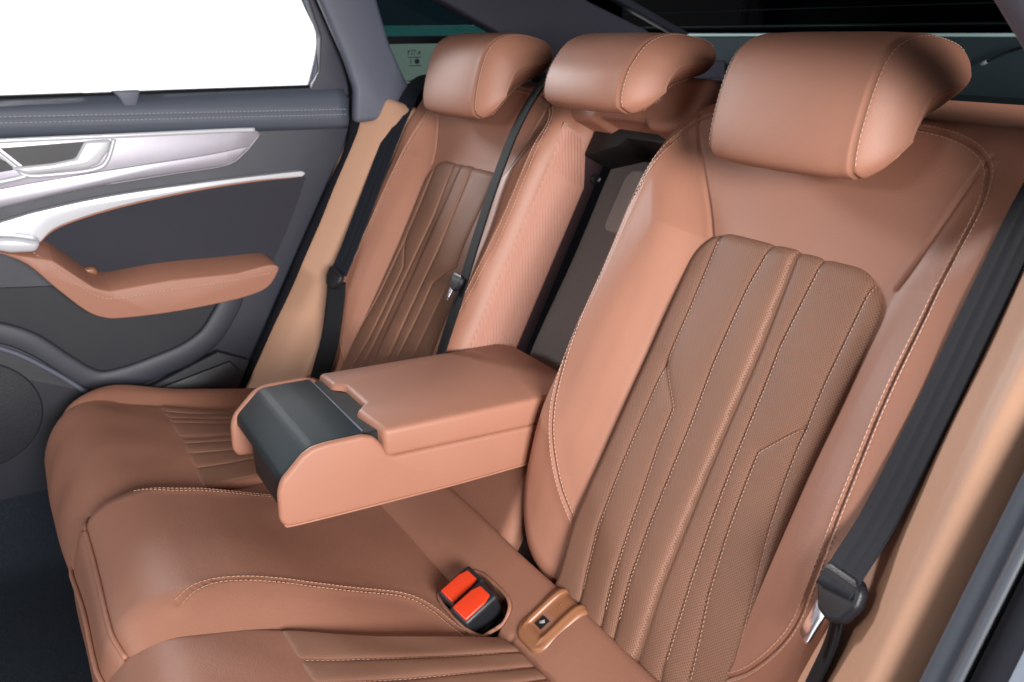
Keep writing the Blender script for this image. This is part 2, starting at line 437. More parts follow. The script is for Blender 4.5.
def ins_h(x, v):
    h = .011+.004*np.sin((x-.237)/(.279)*math.pi)
    cx = np.interp(-v, [-.012, .02, .13, .28, .385, .455, .53], [.386, .388, .394, .400, .406, .414, .42])
    h = h+.0022*np.exp(-np.maximum(cx-x, 0)/.035)*(x < cx)-.0050*sstep(x, cx-.001, cx+.006)*np.exp(-np.maximum(x-cx, 0)/.03)
    for k, l in INS.items():
        d = pline_dist(x, v, l)
        if k == 'C': h = h-.0050*np.exp(-d/.0045)
        else: h = h-.0022*np.exp(-d/.0028)-.0026*np.exp(-d/.010)
    return h+.0008*np.sin(x*60+v*9)*np.sin(v*26+x*11)
def ins_warp(x, v):
    return x+.026*sstep(-v, .18, .46)*sstep(x, .40, .516)+.016*sstep(-v, .37, .47)*sstep(-x, -.33, -.237)

HR_A = [(.021, .9215), (.010, .930), (.009, .952), (.016, .986), (.026, 1.016), (.039, 1.037), (.060, 1.049), (.085, 1.0525), (.110, 1.050), (.135, 1.0435), (.150, 1.035), (.1555, 1.021)]
HR_B = [(.019, .9212), (.031, .9235), (.046, .935), (.059, .947), (.072, .960), (.088, .971), (.107, .979), (.125, .986), (.141, .995), (.1515, 1.006), (.1555, 1.019)]
HM_A = [(.030, .9565), (.016, .966), (.015, .984), (.022, 1.006), (.034, 1.024), (.048, 1.039), (.066, 1.048), (.090, 1.0525), (.114, 1.051), (.143, 1.0455), (.160, 1.038), (.166, 1.0265)]
HM_B = [(.034, .9562), (.044, .958), (.057, .967), (.068, .976), (.082, .984), (.096, .991), (.113, .995), (.131, .999), (.149, 1.004), (.161, 1.0135), (.166, 1.0245)]
def headrest(parent, cx, hw, A, Bc, label=None):
    n = 60
    a = resample(catmull(A, 8), .001)[:, :]; b = resample(catmull(Bc, 8), .001)
    L = lambda P: np.stack([np.interp(np.linspace(0, 1, n), np.linspace(0, 1, len(P)), P[:, k]) for k in (0, 1)], -1)
    a, b = L(a), L(b); mid = (a+b)/2
    seam = hw-.029; RR = .036
    rings = [(x, 1.) for x in np.linspace(0, hw-RR, 40)]+[(hw-RR+RR*math.sin(p), 1-RR*(1-math.cos(p))/.043) for p in np.linspace(0, math.pi/2, 26)[1:]]
    kk = rings[-1][1]
    rings += [(hw+.0010*(1-(q/kk)**2), q) for q in np.linspace(kk, 0, 10)[1:]]
    allr = [(-x, k) for x, k in rings[::-1]]+rings[1:]
    V = []
    def section(x, k=1.):
        ax = abs(x)
        bow = .014*(1-(x/hw)**2)
        puff = .0018*math.exp(-((ax-seam)/.009)**2)-.0026*math.exp(-((ax-seam)/.0014)**2)
        A_ = mid+(a-mid)*k; B_ = mid+(b-mid)*k
        A2 = A_.copy(); A2[:, 0] -= bow*np.linspace(1, .2, n)
        lp_ = np.vstack([A2, B_[::-1]]); c = lp_.mean(0)
        q_ = ax/hw; lp_ = c+(lp_-c)*(1.035-.10*q_**4-.42*q_**11)
        if ax > seam-.05:
            t = np.roll(lp_, -1, 0)-np.roll(lp_, 1, 0); nn = np.stack([-t[:, 1], t[:, 0]], -1); nn /= np.linalg.norm(nn, axis=1, keepdims=True)+1e-9
            if ((lp_-c)*nn).sum() < 0: nn = -nn
            lp_ = lp_+nn*puff*min(1, k*1.2)
        return lp_
    for x, k in allr:
        for y, z in section(x, k): V.append((cx+x, y, z))
    xs = allr; M = 2*n; F = []
    for i in range(len(xs)-1):
        for k in range(M): F.append([i*M+k, i*M+(k+1) % M, (i+1)*M+(k+1) % M, (i+1)*M+k])
    F = [f[::-1] for f in F]
    o = mk('headrest', V, F, LEATHER, parent, label=label)
    bm = bmesh.new(); bm.from_mesh(o.data); bmesh.ops.remove_doubles(bm, verts=bm.verts, dist=1e-5); bm.to_mesh(o.data); bm.free()
    parts = []
    for sd in (-1, 1):
        for du in (-.0036, .0036):
            x = sd*(seam+du); ax_ = abs(x); q = section(x, 1-(RR-math.sqrt(max(0, RR*RR-max(0, ax_-(hw-RR))**2)))/.043); q = np.vstack([q[4:n+n-4]])
            P = np.stack([np.full(len(q), cx+x), q[:, 0], q[:, 1]], -1); P = resample(P, .002)
            t = np.gradient(P, axis=0); nn = np.stack([0*t[:, 0], -t[:, 2], t[:, 1]], -1); nn /= np.linalg.norm(nn, axis=1, keepdims=True)+1e-9
            c = P.mean(0)
            if ((P-c)*nn).sum() < 0: nn = -nn
            if du*1 > 0: parts.append(stitch_boxes(P+nn*.0004, nn))
    sew(o, join(parts), THREAD)
    for sd in (-1, 1):
        top_, botm = (cx+sd*.05, .085, 1.0), (cx+sd*.05, .125, .93)
        v, f = tube(np.array([top_, botm]), .006); mk('post', v, f, CHROME, o)
    return o

def backrest(sx, label):
    t = thing('rear_backrest', label, 'backrest', tuple(BP(sx*.377, -.46, 0)), 'reclining outer rear backrests')
    fr = back_frame(sx)
    def cfr(x, v, w):   # the top of the backrest rises gently towards the rear
        x, v, w = np.broadcast_arrays(np.asarray(x, float), np.asarray(v, float), np.asarray(w, float))
        return fr(x, v+.62*np.maximum(0, -w-.004)*sstep(v, .06, .15)*(w < -.02), w)
    cover = Pillow(cfr, .117, .632, -.485, .168, (.125, .10, .07, .075), .028, shell_h)
    co = cover.build('leather_cover', LEATHER, t, 300, 260, .13 if sx > 0 else .035)
    if sx < 0:
        bm = bmesh.new(); prism(bm, [tuple(fr(x, v, -.036)) for x, v in ((.16, -.46), (.62, -.46), (.62, .14), (.16, .14))], tuple(-BN*.07), .01, 3); mk_bm('back_shell', bm, SEAT_PLASTIC, t)
    ins = Pillow(fr, .235, .515, -.53, .008, (.02, .02, .055, .05), .016, ins_h, ins_warp)
    io = ins.build('perforated_insert', PERF, t, 170, 210, .03)
    sew(co, seam_stitches(cover, [SEAM_MAIN_IN[1:-3]]), THREAD)
    lines = [resample(np.array(INS[k]), .004) for k in ('Lo', 'Ro', 'Lj', 'Rj', 'L', 'R1')]
    lines = [l[(l[:, 1] < -.006) & (l[:, 1] > -.45)] for l in lines]
    sew(io, seam_stitches(ins, lines, offs=(.0028,), ln=.0030, gap=.0018, r=.0005), mat_thin)
    bm = bmesh.new(); prism(bm, [tuple(fr(x, v, -.02)) for x, v in ((.13, -.62), (.62, -.62), (.62, -.40), (.13, -.40))], tuple(-BN*.08), .01, 3); mk_bm('lower_shell', bm, BLACK, t)
    headrest(t, sx*.377, .125, HR_A, HR_B)
    return t, cover
mat_thin = mat('brown_thread', (172, 128, 104), .7, var=.05)
near_b, near_cover = backrest(1, 'tan leather backrest with perforated centre panel, nearest the camera')
far_b, far_cover = backrest(-1, 'tan leather backrest beyond the armrest, beside the far door, with pink ribbed side')

# far backrest: ribbed knit side panel facing the gap, and dark plastic flank behind it
rib_poly = np.array([(-.30, .050), (.112, .050), (.112, -.018), (.055, -.064), (-.30, -.072)])
nv_, nw_ = 200, 220
vv = np.linspace(-.36, .105, nv_); V = []
for v in vv:
    wb = np.interp(v, [-.36, .03, .075, .105], [-.068, -.062, -.040, -.014])
    for w in np.linspace(.022, wb, nw_):
        p = BP(-.1, v, w); e = min(abs(w-.022), abs(w-wb), abs(v-.105)); rim = max(0, 1-e/.008)
        ribs = .0021*math.sin((p[1]+p[2]*.03)*2*math.pi/.0056)
        V.append((-.1155-(.006*rim**2)+ribs*(1-rim), p[1], p[2]))
I = np.arange(nv_*nw_).reshape(nv_, nw_)
F = np.stack([I[:-1, :-1], I[1:, :-1], I[1:, 1:], I[:-1, 1:]], -1).reshape(-1, 4).tolist()
lp = np.r_[I[0, :], I[1:, -1], I[-1, -2::-1], I[-2:0:-1, 0]]; n0 = len(V)
V = V+[(-.135, V[i][1], V[i][2]) for i in lp]
F += [[lp[i], n0+i, n0+(i+1) % len(lp), lp[(i+1) % len(lp)]] for i in range(len(lp))]
mk('ribbed_side_panel', V, F, RIBBED, far_b, label='pink ribbed knit side panel')
bm = bmesh.new()
prism(bm, [tuple(BP(-.122, v, w)) for v, w in ((-.46, .02), (.112, .02), (.112, -.05), (.085, -.082), (-.46, -.092))], (-.02, 0, 0), .006, 3)
mk_bm('side_plastic', bm, SEAT_PLASTIC, far_b)
# small striker pocket on the dark flank
bm = bmesh.new(); c = BP(-.1215, .052, -.076)
prism(bm, [tuple(c+np.array([0, .009*math.cos(a)*1.2, .009*math.sin(a)])) for a in np.linspace(0, 2*math.pi, 13)[:-1]], (.004, 0, 0), .0015, 2)
mk_bm('latch_striker', bm, BLACK, far_b)
v, f = tube(np.array([c+[.005, .002, -.003], c+[.005, .006, .003]]), .0022); mk('latch_pin', v, f, SATIN, far_b)

# ------------------------------------------------------------------ centre section behind the folded armrest
ctr = thing('middle_seat_section', 'middle rear seat section with headrest above an open armrest recess', 'seat section', tuple(BP(0, -.45, -.09)))
fr1 = back_frame(1)
Pillow(fr1, -.112, .118, -.45, .10, (.01,)*4, .004, lambda x, v: -.088+.0015*np.sin(x*40)*np.sin(v*22)+0*x).build('recess_carpet', CARPET, ctr, 40, 80, .11, 4)
# flap with paler carpet at the top of the recess
Pillow(fr1, -.058, .118, -.02, .082, (.012, .004, .004, .02), .004, lambda x, v: -.079+0*x).build('carpet_flap', mat('pale_carpet', (182, 179, 177), .95, grain=.4, gscale=420, var=.06, vscale=300, spec=.1), ctr, 50, 40, .09, 4)
bm = bmesh.new(); prism(bm, [tuple(BP(x, v, -.03)) for x, v in ((-.112, .075), (-.04, .098), (-.028, .112), (.12, .112), (.12, .15), (-.112, .15))], tuple(-BN*.06), .003, 2)
mk_bm('recess_frame', bm, BLACK, ctr)
def bar_h(x, v): return .012+.008*np.cos(x/.12*1.2)+.0*x
def bar_warp(x, v): return x
bar = Pillow(lambda x, v, w: fr1(x, v-.009*sstep(-(v-.15), 0, .03)*(sstep(np.abs(np.asarray(x)+.0), .050, .070)), w), -.150, .150, .124, .195, (.008, .008, .012, .012), .012, bar_h)
bar.build('top_rail', LEATHER, ctr, 120, 40, .055)
headrest(ctr, .014, .117, HM_A, HM_B)
low = Pillow(fr1, -.118, .135, -.58, -.30, (.01,)*4, .02, lambda x, v: .006+0*x)
low.build('lower_pad', CUSHION, ctr, 40, 40, .05)

# ------------------------------------------------------------------ centre armrest (folded down)
arm = thing('folding_armrest', 'tan leather armrest folded down, with a black cup holder cover', 'armrest', (0, -.06, .53))
sidep = [(-.452, .5035), (-.4685, .5055), (-.4745, .516), (-.4735, .552), (-.468, .567), (-.441, .593), (-.428, .5995), (-.41, .601), (-.366, .600), (-.352, .595), (-.342, .582), (-.336, .568), (-.326, .5635), (-.20, .559), (-.06, .554), (-.05, .50), (-.25, .499)]
for x, sx in ((.103, .012), (-.103, -.012)):
    pl = sidep
    bm = bmesh.new(); prism(bm, yz(pl, x), (sx, 0, 0), .0065, 4)
    mk_bm('side_panel', bm, LEATHER, arm, angle=60)
bm = bmesh.new(); prism(bm, yz([(-.445, .504), (-.43, .530), (-.05, .556), (-.05, .502)], -.099), (.198, 0, 0), .003, 2)
mk_bm('underside', bm, LEATHER, arm)
cov = np.vstack([[(-.362, .5985), (-.395, .5995)], catmull([(-.424, .5992), (-.431, .5975), (-.4365, .5935)], 4), catmull([(-.458, .5735), (-.4635, .5675), (-.4655, .560), (-.4655, .553)], 4)])
covi = offset2(cov, .006)
bm = bmesh.new(); prism(bm, yz(list(map(tuple, cov))+list(map(tuple, covi[::-1])), -.1024), (.2048, 0, 0), .0008, 2)
mk_bm('cup_holder_cover', bm, CONSOLE, arm, angle=40)
bm = bmesh.new(); prism(bm, yz([(-.440, .575), (-.436, .512), (-.41, .512), (-.36, .590), (-.43, .590)], -.096), (.192, 0, 0), .002, 1)
mk_bm('cup_holder_box', bm, BLACK, arm)
bm = bmesh.new(); prism(bm, yz([(-.4645, .560), (-.4655, .552), (-.464, .512), (-.44, .512), (-.44, .56)], -.030), (.132, 0, 0), .002, 2); mk_bm('front_panel', bm, DARK, arm, angle=50)
bm = bmesh.new(); prism(bm, [(x, y, .5612) for x, y in ((-.097, -.364), (.097, -.364), (.097, -.30), (-.097, -.30))], (0, 0, .0335), .002, 1)
mk_bm('hinge_strip', bm, BLACK, arm)
v, f = tube(np.array([(-.096, -.3605, .5985), (.096, -.3605, .5985)]), .0012, 8); mk('cover_edge_trim', v, f, PILLAR, arm)
lidp = [(-.113, -.345), (-.056, -.345), (-.042, -.330), (.026, -.330), (.044, -.348), (.113, -.3385), (.113, -.215), (.113, -.07), (.08, -.035), (-.08, -.035), (-.113, -.05)]
bm = bmesh.new(); prism(bm, [(x, y, .5625) for x, y in lidp], (0, 0, .038), .0075, 4)
for vtx in bm.verts: vtx.co.z += (.004*(1-(vtx.co.x/.113)**2) - .010*max(0, (vtx.co.y+.345)/.31)*.9) if vtx.co.z > .58 else -.012*max(0, (vtx.co.y+.345)/.31)
mk_bm('lid', bm, LEATHER, arm, angle=60)
bm = bmesh.new(); prism(bm, [(x, y, .572) for x, y in ((-.050, -.357), (.034, -.357), (.022, -.334), (-.040, -.334))], (0, 0, .021), .003, 2)
mk_bm('latch', bm, DARK, arm)
lo = [(x, .1135) for x in ()]
P = catmull([(.1145, -.47, .510), (.1152, -.445, .5065), (.1152, -.25, .502), (.1152, -.08, .503)], 20)
v, f = tube(P, .0016, 6); mk('edge_piping', v, f, LEATHER, arm)

# ------------------------------------------------------------------ bench cushion
bench = thing('bench_cushion', 'wide brown leather rear bench seat cushion with perforated pads', 'seat cushion', (0, -.45, .15))
PROF = catmull([(-.235, .362), (-.30, .374), (-.38, .388), (-.46, .404), (-.53, .420), (-.59, .433), (-.622, .436), (-.648, .428), (-.667, .408), (-.681, .378), (-.688, .345), (-.688, .31), (-.683, .27), (-.675, .22)], 12)
PL = np.r_[0, np.cumsum(np.linalg.norm(np.diff(PROF, axis=0), axis=1))]
SMAX = PL[-1]
def prof_yz(s):
    y = np.interp(s, PL, PROF[:, 0]); z = np.interp(s, PL, PROF[:, 1]); e = .004
    ty = (np.interp(s+e, PL, PROF[:, 0])-np.interp(s-e, PL, PROF[:, 0])); tz = (np.interp(s+e, PL, PROF[:, 1])-np.interp(s-e, PL, PROF[:, 1]))
    L = np.hypot(ty, tz)+1e-9; return y, z, tz/L, -ty/L
def s_at_y(y): return float(np.interp(-y, -PROF[:116, 0], PL[:116]))
def cush_frame(x, s, w):
    x, s, w = np.broadcast_arrays(np.asarray(x, float), np.asarray(s, float), np.asarray(w, float))
    y, z, ny, nz = prof_yz(s)
    dy = .06*np.clip((np.abs(x)-.545)/.09, 0, 2)**2*sstep(s, .2, .40)
    return np.stack([x, y+w*ny+dy, z+w*nz], -1)
def S(l): return [(x, s_at_y(y)) for x, y in l]
s_front = float(PL[np.argmin(np.abs(PROF[:, 1]-.352)+(PROF[:, 0] > -.6)*9)])
s_f2 = float(PL[np.argmin(np.abs(PROF[:, 1]-.424)+(PROF[:, 0] > -.6)*9)])
DST = catmull(S([(.146, -.607), (.131, -.588), (.122, -.562), (.123, -.524), (.128, -.463), (.136, -.378), (.150, -.337), (.182, -.316), (.228, -.306), (.272, -.292)]), 8)
raise_f = spl([.0, .10, .16, .21, .27, .31, .36, .40, .43, .46, .52, .60], [.0, .006, .014, .024, .036, .041, .042, .036, .026, .016, .008, .004])
def pocket_d(x, y, cx, cy, hx, hy, ang, r):
    c, s_ = math.cos(ang), math.sin(ang); X = (x-cx)*c+(y-cy)*s_; Y = -(x-cx)*s_+(y-cy)*c
    qx = np.abs(X)-hx+r; qy = np.abs(Y)-hy+r
    return np.minimum(np.maximum(qx, qy), 0)+np.hypot(np.maximum(qx, 0), np.maximum(qy, 0))-r
PK = (.202, -.268, .054, .031, .03, .02)
def cush_h(x, s):
    ax = np.abs(x)
    y = prof_yz(s)[0]
    cen = 1-sstep(ax, .12, .215)
    h = raise_f(s)*cen
    # outer side bolsters
    h = h+.020*sstep(ax, .54, .60)*(1-sstep(s, .42, .52))
    for sg in (1, -1):
        d = pline_dist(sg*x, s, DST)
        h = h+.0016*np.exp(-(d/.009)**2)-.0028*np.exp(-(d/.0015)**2)
    d = np.abs(s-s_f2-.012*0); h = h-.004*np.exp(-d/.004)*(ax < .21)
    h = h-.030*(1-sstep(pocket_d(x, y, *PK), -.006, .001))*(s < .2)
    return h+.0012*np.sin(x*22+s*13)*np.sin(s*19-x*7)
cush = Pillow(cush_frame, -.632, .640, 0, SMAX, (.01, .01, .05, .05), .022, cush_h)
cuo = cush.build('leather_cover', CUSHION, bench, 380, 220, .10)
v, f = seam_stitches(cush, [DST[1:-2]]); q = DST.copy(); q[:, 0] *= -1; v2, f2 = seam_stitches(cush, [q[1:-2]])
sew(cuo, join([(v, f), (v2, f2)]), THREAD2)
sl = np.linspace(0, s_front, 30)
def padpillow(sx):
    yi = [-.20, -.258, -.336, -.413, -.503, -.567, -.606, -.64, -.70]; xi = [.298, .277, .249, .222, .186, .163, .148, .140, .124]
    yo = [-.20, -.30, -.39, -.45, -.51, -.56, -.58, -.60, -.64, -.70]; xo = [.49, .505, .519, .530, .547, .564, .576, .600, .612, .612]
    def warp(x, s):
        y = prof_yz(s)[0]; a = np.interp(-y, [-t for t in yi], xi); b = np.interp(-y, [-t for t in yo], xo)
        return a+(np.asarray(x)-.1)/.5*(b-a)
    fr = lambda x, s, w: cush_frame(sx*np.asarray(x), s, w)
    return fr, warp
s_if = s_at_y(-.511)
for sx in (1, -1):
    fr, warp = padpillow(sx)
    pad = Pillow(fr, .1, .6, .03, s_front-.003, (.03, .03, .03, .03), .014, lambda x, s: .010+.010*np.sin(np.clip((x-.1)/.5, 0, 1)*math.pi)**.7+.001*np.sin(x*40+s*11)*np.sin(s*31), warp)
    po = pad.build('seat_pad', CUSHION, bench, 150, 150, .03)
    tl = [.11, .225, .32, .43, .475, .575, .69, .79]   # insert seams as fractions across
    def ins2(x, s, tl=tl):
        t = (x-.12)/.46; h = .0125+.010*np.sin(np.clip((x-.1)/.5, 0, 1)*math.pi)**.7+.001*np.sin(x*40+s*11)*np.sin(s*31)
        for k, q in enumerate((.17, .315, .44, .52, .73, .82, .93)):
            d = np.abs(t-q)*.36; h = h-(.0065 if k == 3 else .0034)*np.exp(-d/.006)
        return h-.003*np.exp(-np.abs(s-s_if)/.004)
    ins = Pillow(fr, .112, .588, .035, s_if, (.02, .02, .006, .006), .006, ins2, warp)
    ino = ins.build('perforated_insert', PERF, bench, 190, 110, .03, 5)
    lines = [np.array([(.12+.46*q, s_if-.004), (.12+.46*q, .06)]) for q in (.17, .315, .44, .73, .82, .93)]
    sew(ino, seam_stitches(ins, lines, offs=(.002,), ln=.0036, gap=.0018, r=.00042), THREAD2)
# piping along the front seams
xs = np.linspace(-.60, .62, 160)
v, f = tube(cush.P(xs, s_front-.046*sstep(xs, -.36, .06), .003), .0030, 8, upv=(1, 0, .01)); mk('front_piping', v, f, CUSHION, bench)
xs = np.linspace(-.235, .165, 60)
v, f = tube(cush.P(xs, np.full(60, s_f2), .0035), .003, 8, upv=(1, 0, .01)); mk('centre_piping', v, f, CUSHION, bench)
# rear roll that rises to the backrest
RO = catmull([(-.262, .352), (-.266, .366), (-.258, .379), (-.240, .391), (-.220, .4025), (-.205, .411), (-.194, .4155), (-.186, .4135), (-.182, .402), (-.180, .375)], 10)
RLn = np.r_[0, np.cumsum(np.linalg.norm(np.diff(RO, axis=0), axis=1))]
def roll_frame(x, s, w):
    x, s, w = np.broadcast_arrays(np.asarray(x, float), np.asarray(s, float), np.asarray(w, float))
    y = np.interp(s, RLn, RO[:, 0]); z = np.interp(s, RLn, RO[:, 1]); e = .003
    ty = np.interp(s+e, RLn, RO[:, 0])-np.interp(s-e, RLn, RO[:, 0]); tz = np.interp(s+e, RLn, RO[:, 1])-np.interp(s-e, RLn, RO[:, 1]); L = np.hypot(ty, tz)+1e-9
    return np.stack([x, y-w*tz/L, z+w*ty/L], -1)
def roll_h(x, s):
    y = np.interp(s, RLn, RO[:, 0])
    h = -.028*(1-sstep(pocket_d(x, y, *PK), -.006, .001))
    return h+.0008*np.sin(x*25)+.004*np.exp(-((s-.07)/.03)**2)-.0025*np.exp(-np.abs(x-.283-(s-.02)*.02)/.003)*(s < .035)
roll = Pillow(roll_frame, -.60, .63, 0, RLn[-1], (.004,)*4, .004, roll_h)
roll.build('rear_roll', CUSHION, bench, 420, 70, .04)
# pocket rim and liner
a = np.linspace(0, 2*math.pi, 73)
rim = []
for t in a:
    c, s_ = math.cos(t), math.sin(t); X = PK[2]*np.sign(c)*abs(c)**.55; Y = PK[3]*np.sign(s_)*abs(s_)**.55; rim.append((PK[0]+X*math.cos(PK[4])-Y*math.sin(PK[4]), PK[1]+X*math.sin(PK[4])+Y*math.cos(PK[4])))
def bench_z(x, y):
    if y > -.262: return float(roll.P(np.array([x]), np.array([np.interp(y, RO[12:, 0], RLn[12:])]))[0, 2])
    return float(cush.P(np.array([x]), np.array([s_at_y(y)]))[0, 2])
rim3 = []
for (x, y) in rim:
    dx, dy = x-PK[0], y-PK[1]; k = 1.06
    rim3.append((x, y, bench_z(PK[0]+dx*1.10, PK[1]+dy*1.12)+.0005))
zz = np.array([p[2] for p in rim3]); zz = np.convolve(np.r_[zz[-7:-1], zz, zz[1:7]], np.ones(9)/9, 'same')[6:-6]
rim3 = np.array([(p[0], p[1], z) for p, z in zip(rim3, zz)])
v, f = tube(rim3, .0026, 8); mk('pocket_rim', v, f, CUSHION, bench)
# kick panel under the cushion
bm = bmesh.new(); prism(bm, yz([(-.665, .34), (-.66, .10), (-.60, .10), (-.60, .34)], -.62), (1.24, 0, 0), .004, 2)
mk_bm('kick_panel', bm, FLOORC, bench)
# child-seat anchor cover
t0, t1 = .028, .112
anc = thing('anchor_cover', 'small tan plastic child seat anchor cover at the foot of the near backrest', 'anchor cover', tuple(roll_frame(.305, .03, 0)))
def anc_warp(x, s): return x+.0*s-.10*np.maximum(0, s-.05)*0
def anc_h(x, s):
    c = .305; q = np.abs(x-c-.0)/.027
    ridge = np.exp(-((np.abs(x-c)-.0185)/.0045)**2)*sstep(s, .045, .06)+np.exp(-((s-.050)/.0045)**2)*(np.abs(x-c) < .0185)*.8
    return .0062+.0026*ridge-.0018*(np.abs(x-c) < .015)*sstep(s, .050, .056)-.012*((np.abs(x-.304) < .0055) & (np.abs(s-.066) < .0055))
ap = Pillow(roll_frame, .277, .334, t0+.006, t1, (.020, .016, .004, .004), .005, anc_h)
ao = ap.build('cover_plate', HARDTAN, anc, 90, 90, .002, 6)
v, f = tube(np.array([roll_frame(.301, .064, .006), roll_frame(.306, .069, .007)]), .0022, 8); mk('catch', v, f, CARPET, anc)
bm = bmesh.new(); prism(bm, [tuple(roll_frame(x_, s_, .0052)) for x_, s_ in ((.2975, .059), (.3095, .059), (.3095, .073), (.2975, .073))], (0, -.0006, .0012), 0); mk_bm('catch_hole', bm, BLACK, anc)
sew(ao, join([stitch_boxes(np.array([ap.P(np.array([x0]), np.array([y0]), .0003)[0], ap.P(np.array([x1]), np.array([y1]), .0003)[0]]), np.array([[0, -.5, .85]]*2), ln=.0022, gap=.02, r=.0005) for x0, y0, x1, y1 in ((.302, .092, .306, .092), (.302, .095, .302, .099), (.306, .095, .304, .099), (.300, .096, .304, .096))]), HARDTAN)

# ------------------------------------------------------------------ seat belt buckles in the pocket
def buckle(cx, cy, cz, rz, lab):
    t = thing('belt_buckle', lab, 'belt buckle', (cx, cy, cz), 'seat belt buckles in the cushion pocket')
    tilt = Matrix.Rotation(rz, 4, 'Z') @ Matrix.Rotation(math.radians(24), 4, 'X') @ Matrix.Rotation(math.radians(14), 4, 'Y')
    def put(bm, dz=0):
        for v in bm.verts: v.co = Vector((cx, cy, cz))+tilt @ (v.co*.84)
        return bm
    bm = bmesh.new(); prism(bm, [(-.0185, -.031, -.05), (.0185, -.031, -.05), (.0205, -.031, 0), (.0195, -.031, .010), (-.0195, -.031, .010), (-.0205, -.031, 0)], (0, .062, 0), .005, 4)
    mk_bm('body', put(bm), BUCKLE, t, angle=50)
    bm = bmesh.new(); prism(bm, [(-.0155, -.027, .0065), (.0155, -.027, .0065), (.0155, .010, .0065), (.011, .024, .0065), (-.011, .024, .0065), (-.0155, .010, .0065)], (0, 0, .0065), .0022, 3)
    mk_bm('release_button', put(bm), RED, t, angle=50)
    bm = bmesh.new(); prism(bm, [(-.0135, .0225, .004), (.0135, .0225, .004), (.0135, .0285, .004), (-.0135, .0285, .004)], (0, 0, .0068), 0)
    mk_bm('latch_slot', put(bm), BLACK, t)
buckle(.183, -.274, .393, math.radians(6), 'black seat belt buckle with red button, farther one in the pocket, beside the armrest side')
buckle(.222, -.277, .394, math.radians(6), 'black seat belt buckle with red button, nearer one in the pocket, beside the anchor cover')

# ------------------------------------------------------------------ side bolsters between backrests and doors
def side_bolster(sx, lab):
    fr = back_frame(sx)
    h = spl([.600, .635, .66, .685, .70, .715, .736], [.034, .046, .064, .084, .090, .089, .080]) if sx > 0 else spl([.600, .64, .68, .72, .75], [.030, .048, .072, .092, .100])
    bp_ = Pillow(fr, .600, .736 if sx > 0 else .748, -.66, .088 if sx < 0 else .112, (.03, .03, .02, .02), .034 if sx > 0 else .014, lambda x, v: h(x)+.010*sstep(-v, .25, .6)+.0006*np.sin(v*40))
    o = bp_.build('side_bolster', BEIGE, None, 80, 160, .10)
    return tag(o, lab, 'side bolster', 'narrow side bolsters beside the doors')
side_bolster(1, 'narrow tan side bolster in the right foreground, behind the near seat belt')
side_bolster(-1, 'narrow tan side bolster between the far door and the far backrest')

# ------------------------------------------------------------------ seat belts
def belt_rib(u):
    return .0004*(math.exp(-((u-.35)/.10)**2)+math.exp(-((u+.35)/.10)**2))-.0003*math.exp(-(u/.12)**2)
def seat_belt(lab, mt, path, wv, width=.047, prof=belt_rib):
    t = thing('seat_belt', lab, 'seat belt', tuple(path[-1]))
    v, f = strap(resample(catmull(path, 10), .006), wv, width, .0014, prof)
    mk('webbing', v, f, mt, t)
    return t
def tongue(t, c, along, across, sc=1., blade=True, dark=True):
    along = np.array(along, float); along /= np.linalg.norm(along); across = np.array(across, float); across -= (across@along)*along; across /= np.linalg.norm(across)
    n = np.cross(across, along)
    if n@BN < 0: n = -n
    to = lambda a, b, h: tuple(np.array(c)+across*a*sc+along*b*sc+n*h*sc)
    bm = bmesh.new()
    out = [(-.027, .014), (-.020, .021), (.016, .021), (.025, .014), (.027, .000), (.018, -.018), (.004, -.024), (-.012, -.020), (-.024, -.004)]
    prism(bm, [to(a, b, -.003) for a, b in out], tuple(n*.012*sc), .0042*sc, 4)
    mk_bm('tongue_grip', bm, DARK if dark else BUCKLE, t, angle=60)
    bm = bmesh.new(); prism(bm, [to(a, b, .0085) for a, b in ((-.019, .010), (.019, .010), (.019, .0145), (-.019, .0145))], tuple(n*.0015*sc), 0)
    mk_bm('belt_slot', bm, BLACK, t)
    if blade:
        bm = bmesh.new(); prism(bm, [to(a, b, .000) for a, b in ((-.022, -.014), (-.006, -.020), (-.010, -.050), (-.0125, -.053), (-.0235, -.050), (-.0255, -.046))], tuple(n*.0022*sc), .0006)
        mk_bm('tongue_blade', bm, CHROME, t)
XV = np.array([1., 0, 0])
# near belt
nb = seat_belt('dark grey seat belt hanging over the near backrest, in the right foreground', BELT,
               [BP(.632, .19, .005), BP(.630, .15, .038), BP(.629, .09, .050), BP(.629, 0, .052), BP(.629, -.10, .053), BP(.629, -.20, .057), BP(.630, -.245, .068), BP(.631, -.276, .0775)], XV+BN*.30, .041)
tongue(nb, BP(.634, -.277, .066), BU, XV+BN*.3, 1.0)
v, f = strap(resample(catmull([BP(.634, -.283, .064), BP(.637, -.32, .056), BP(.634, -.37, .050), BP(.630, -.46, .044)], 10), .006), XV+BN*.9, .032, .0016, None, 9); mk('lower_webbing', v, f, BELTDARK, nb)
# far belt
fb = seat_belt('dark grey seat belt over the far backrest, beside the far door', BELT,
               [BP(-.655, .185, -.03), BP(-.655, .155, .022), BP(-.652, .12, .040), BP(-.645, .06, .048), BP(-.635, 0, .052), BP(-.615, -.12, .056), BP(-.597, -.22, .060), BP(-.588, -.275, .064)], XV-BN*.25, .050)
tongue(fb, BP(-.588, -.285, .066), BU+XV*.18, XV-BN*.25, .92, blade=False)
v, f = strap(resample(catmull([BP(-.585, -.29, .062), BP(-.575, -.33, .052), BP(-.562, -.40, .038), BP(-.555, -.48, .03)], 10), .006), XV-BN*1.4, .036, .0018, None, 9); mk('lower_webbing', v, f, BELTDARK, fb)
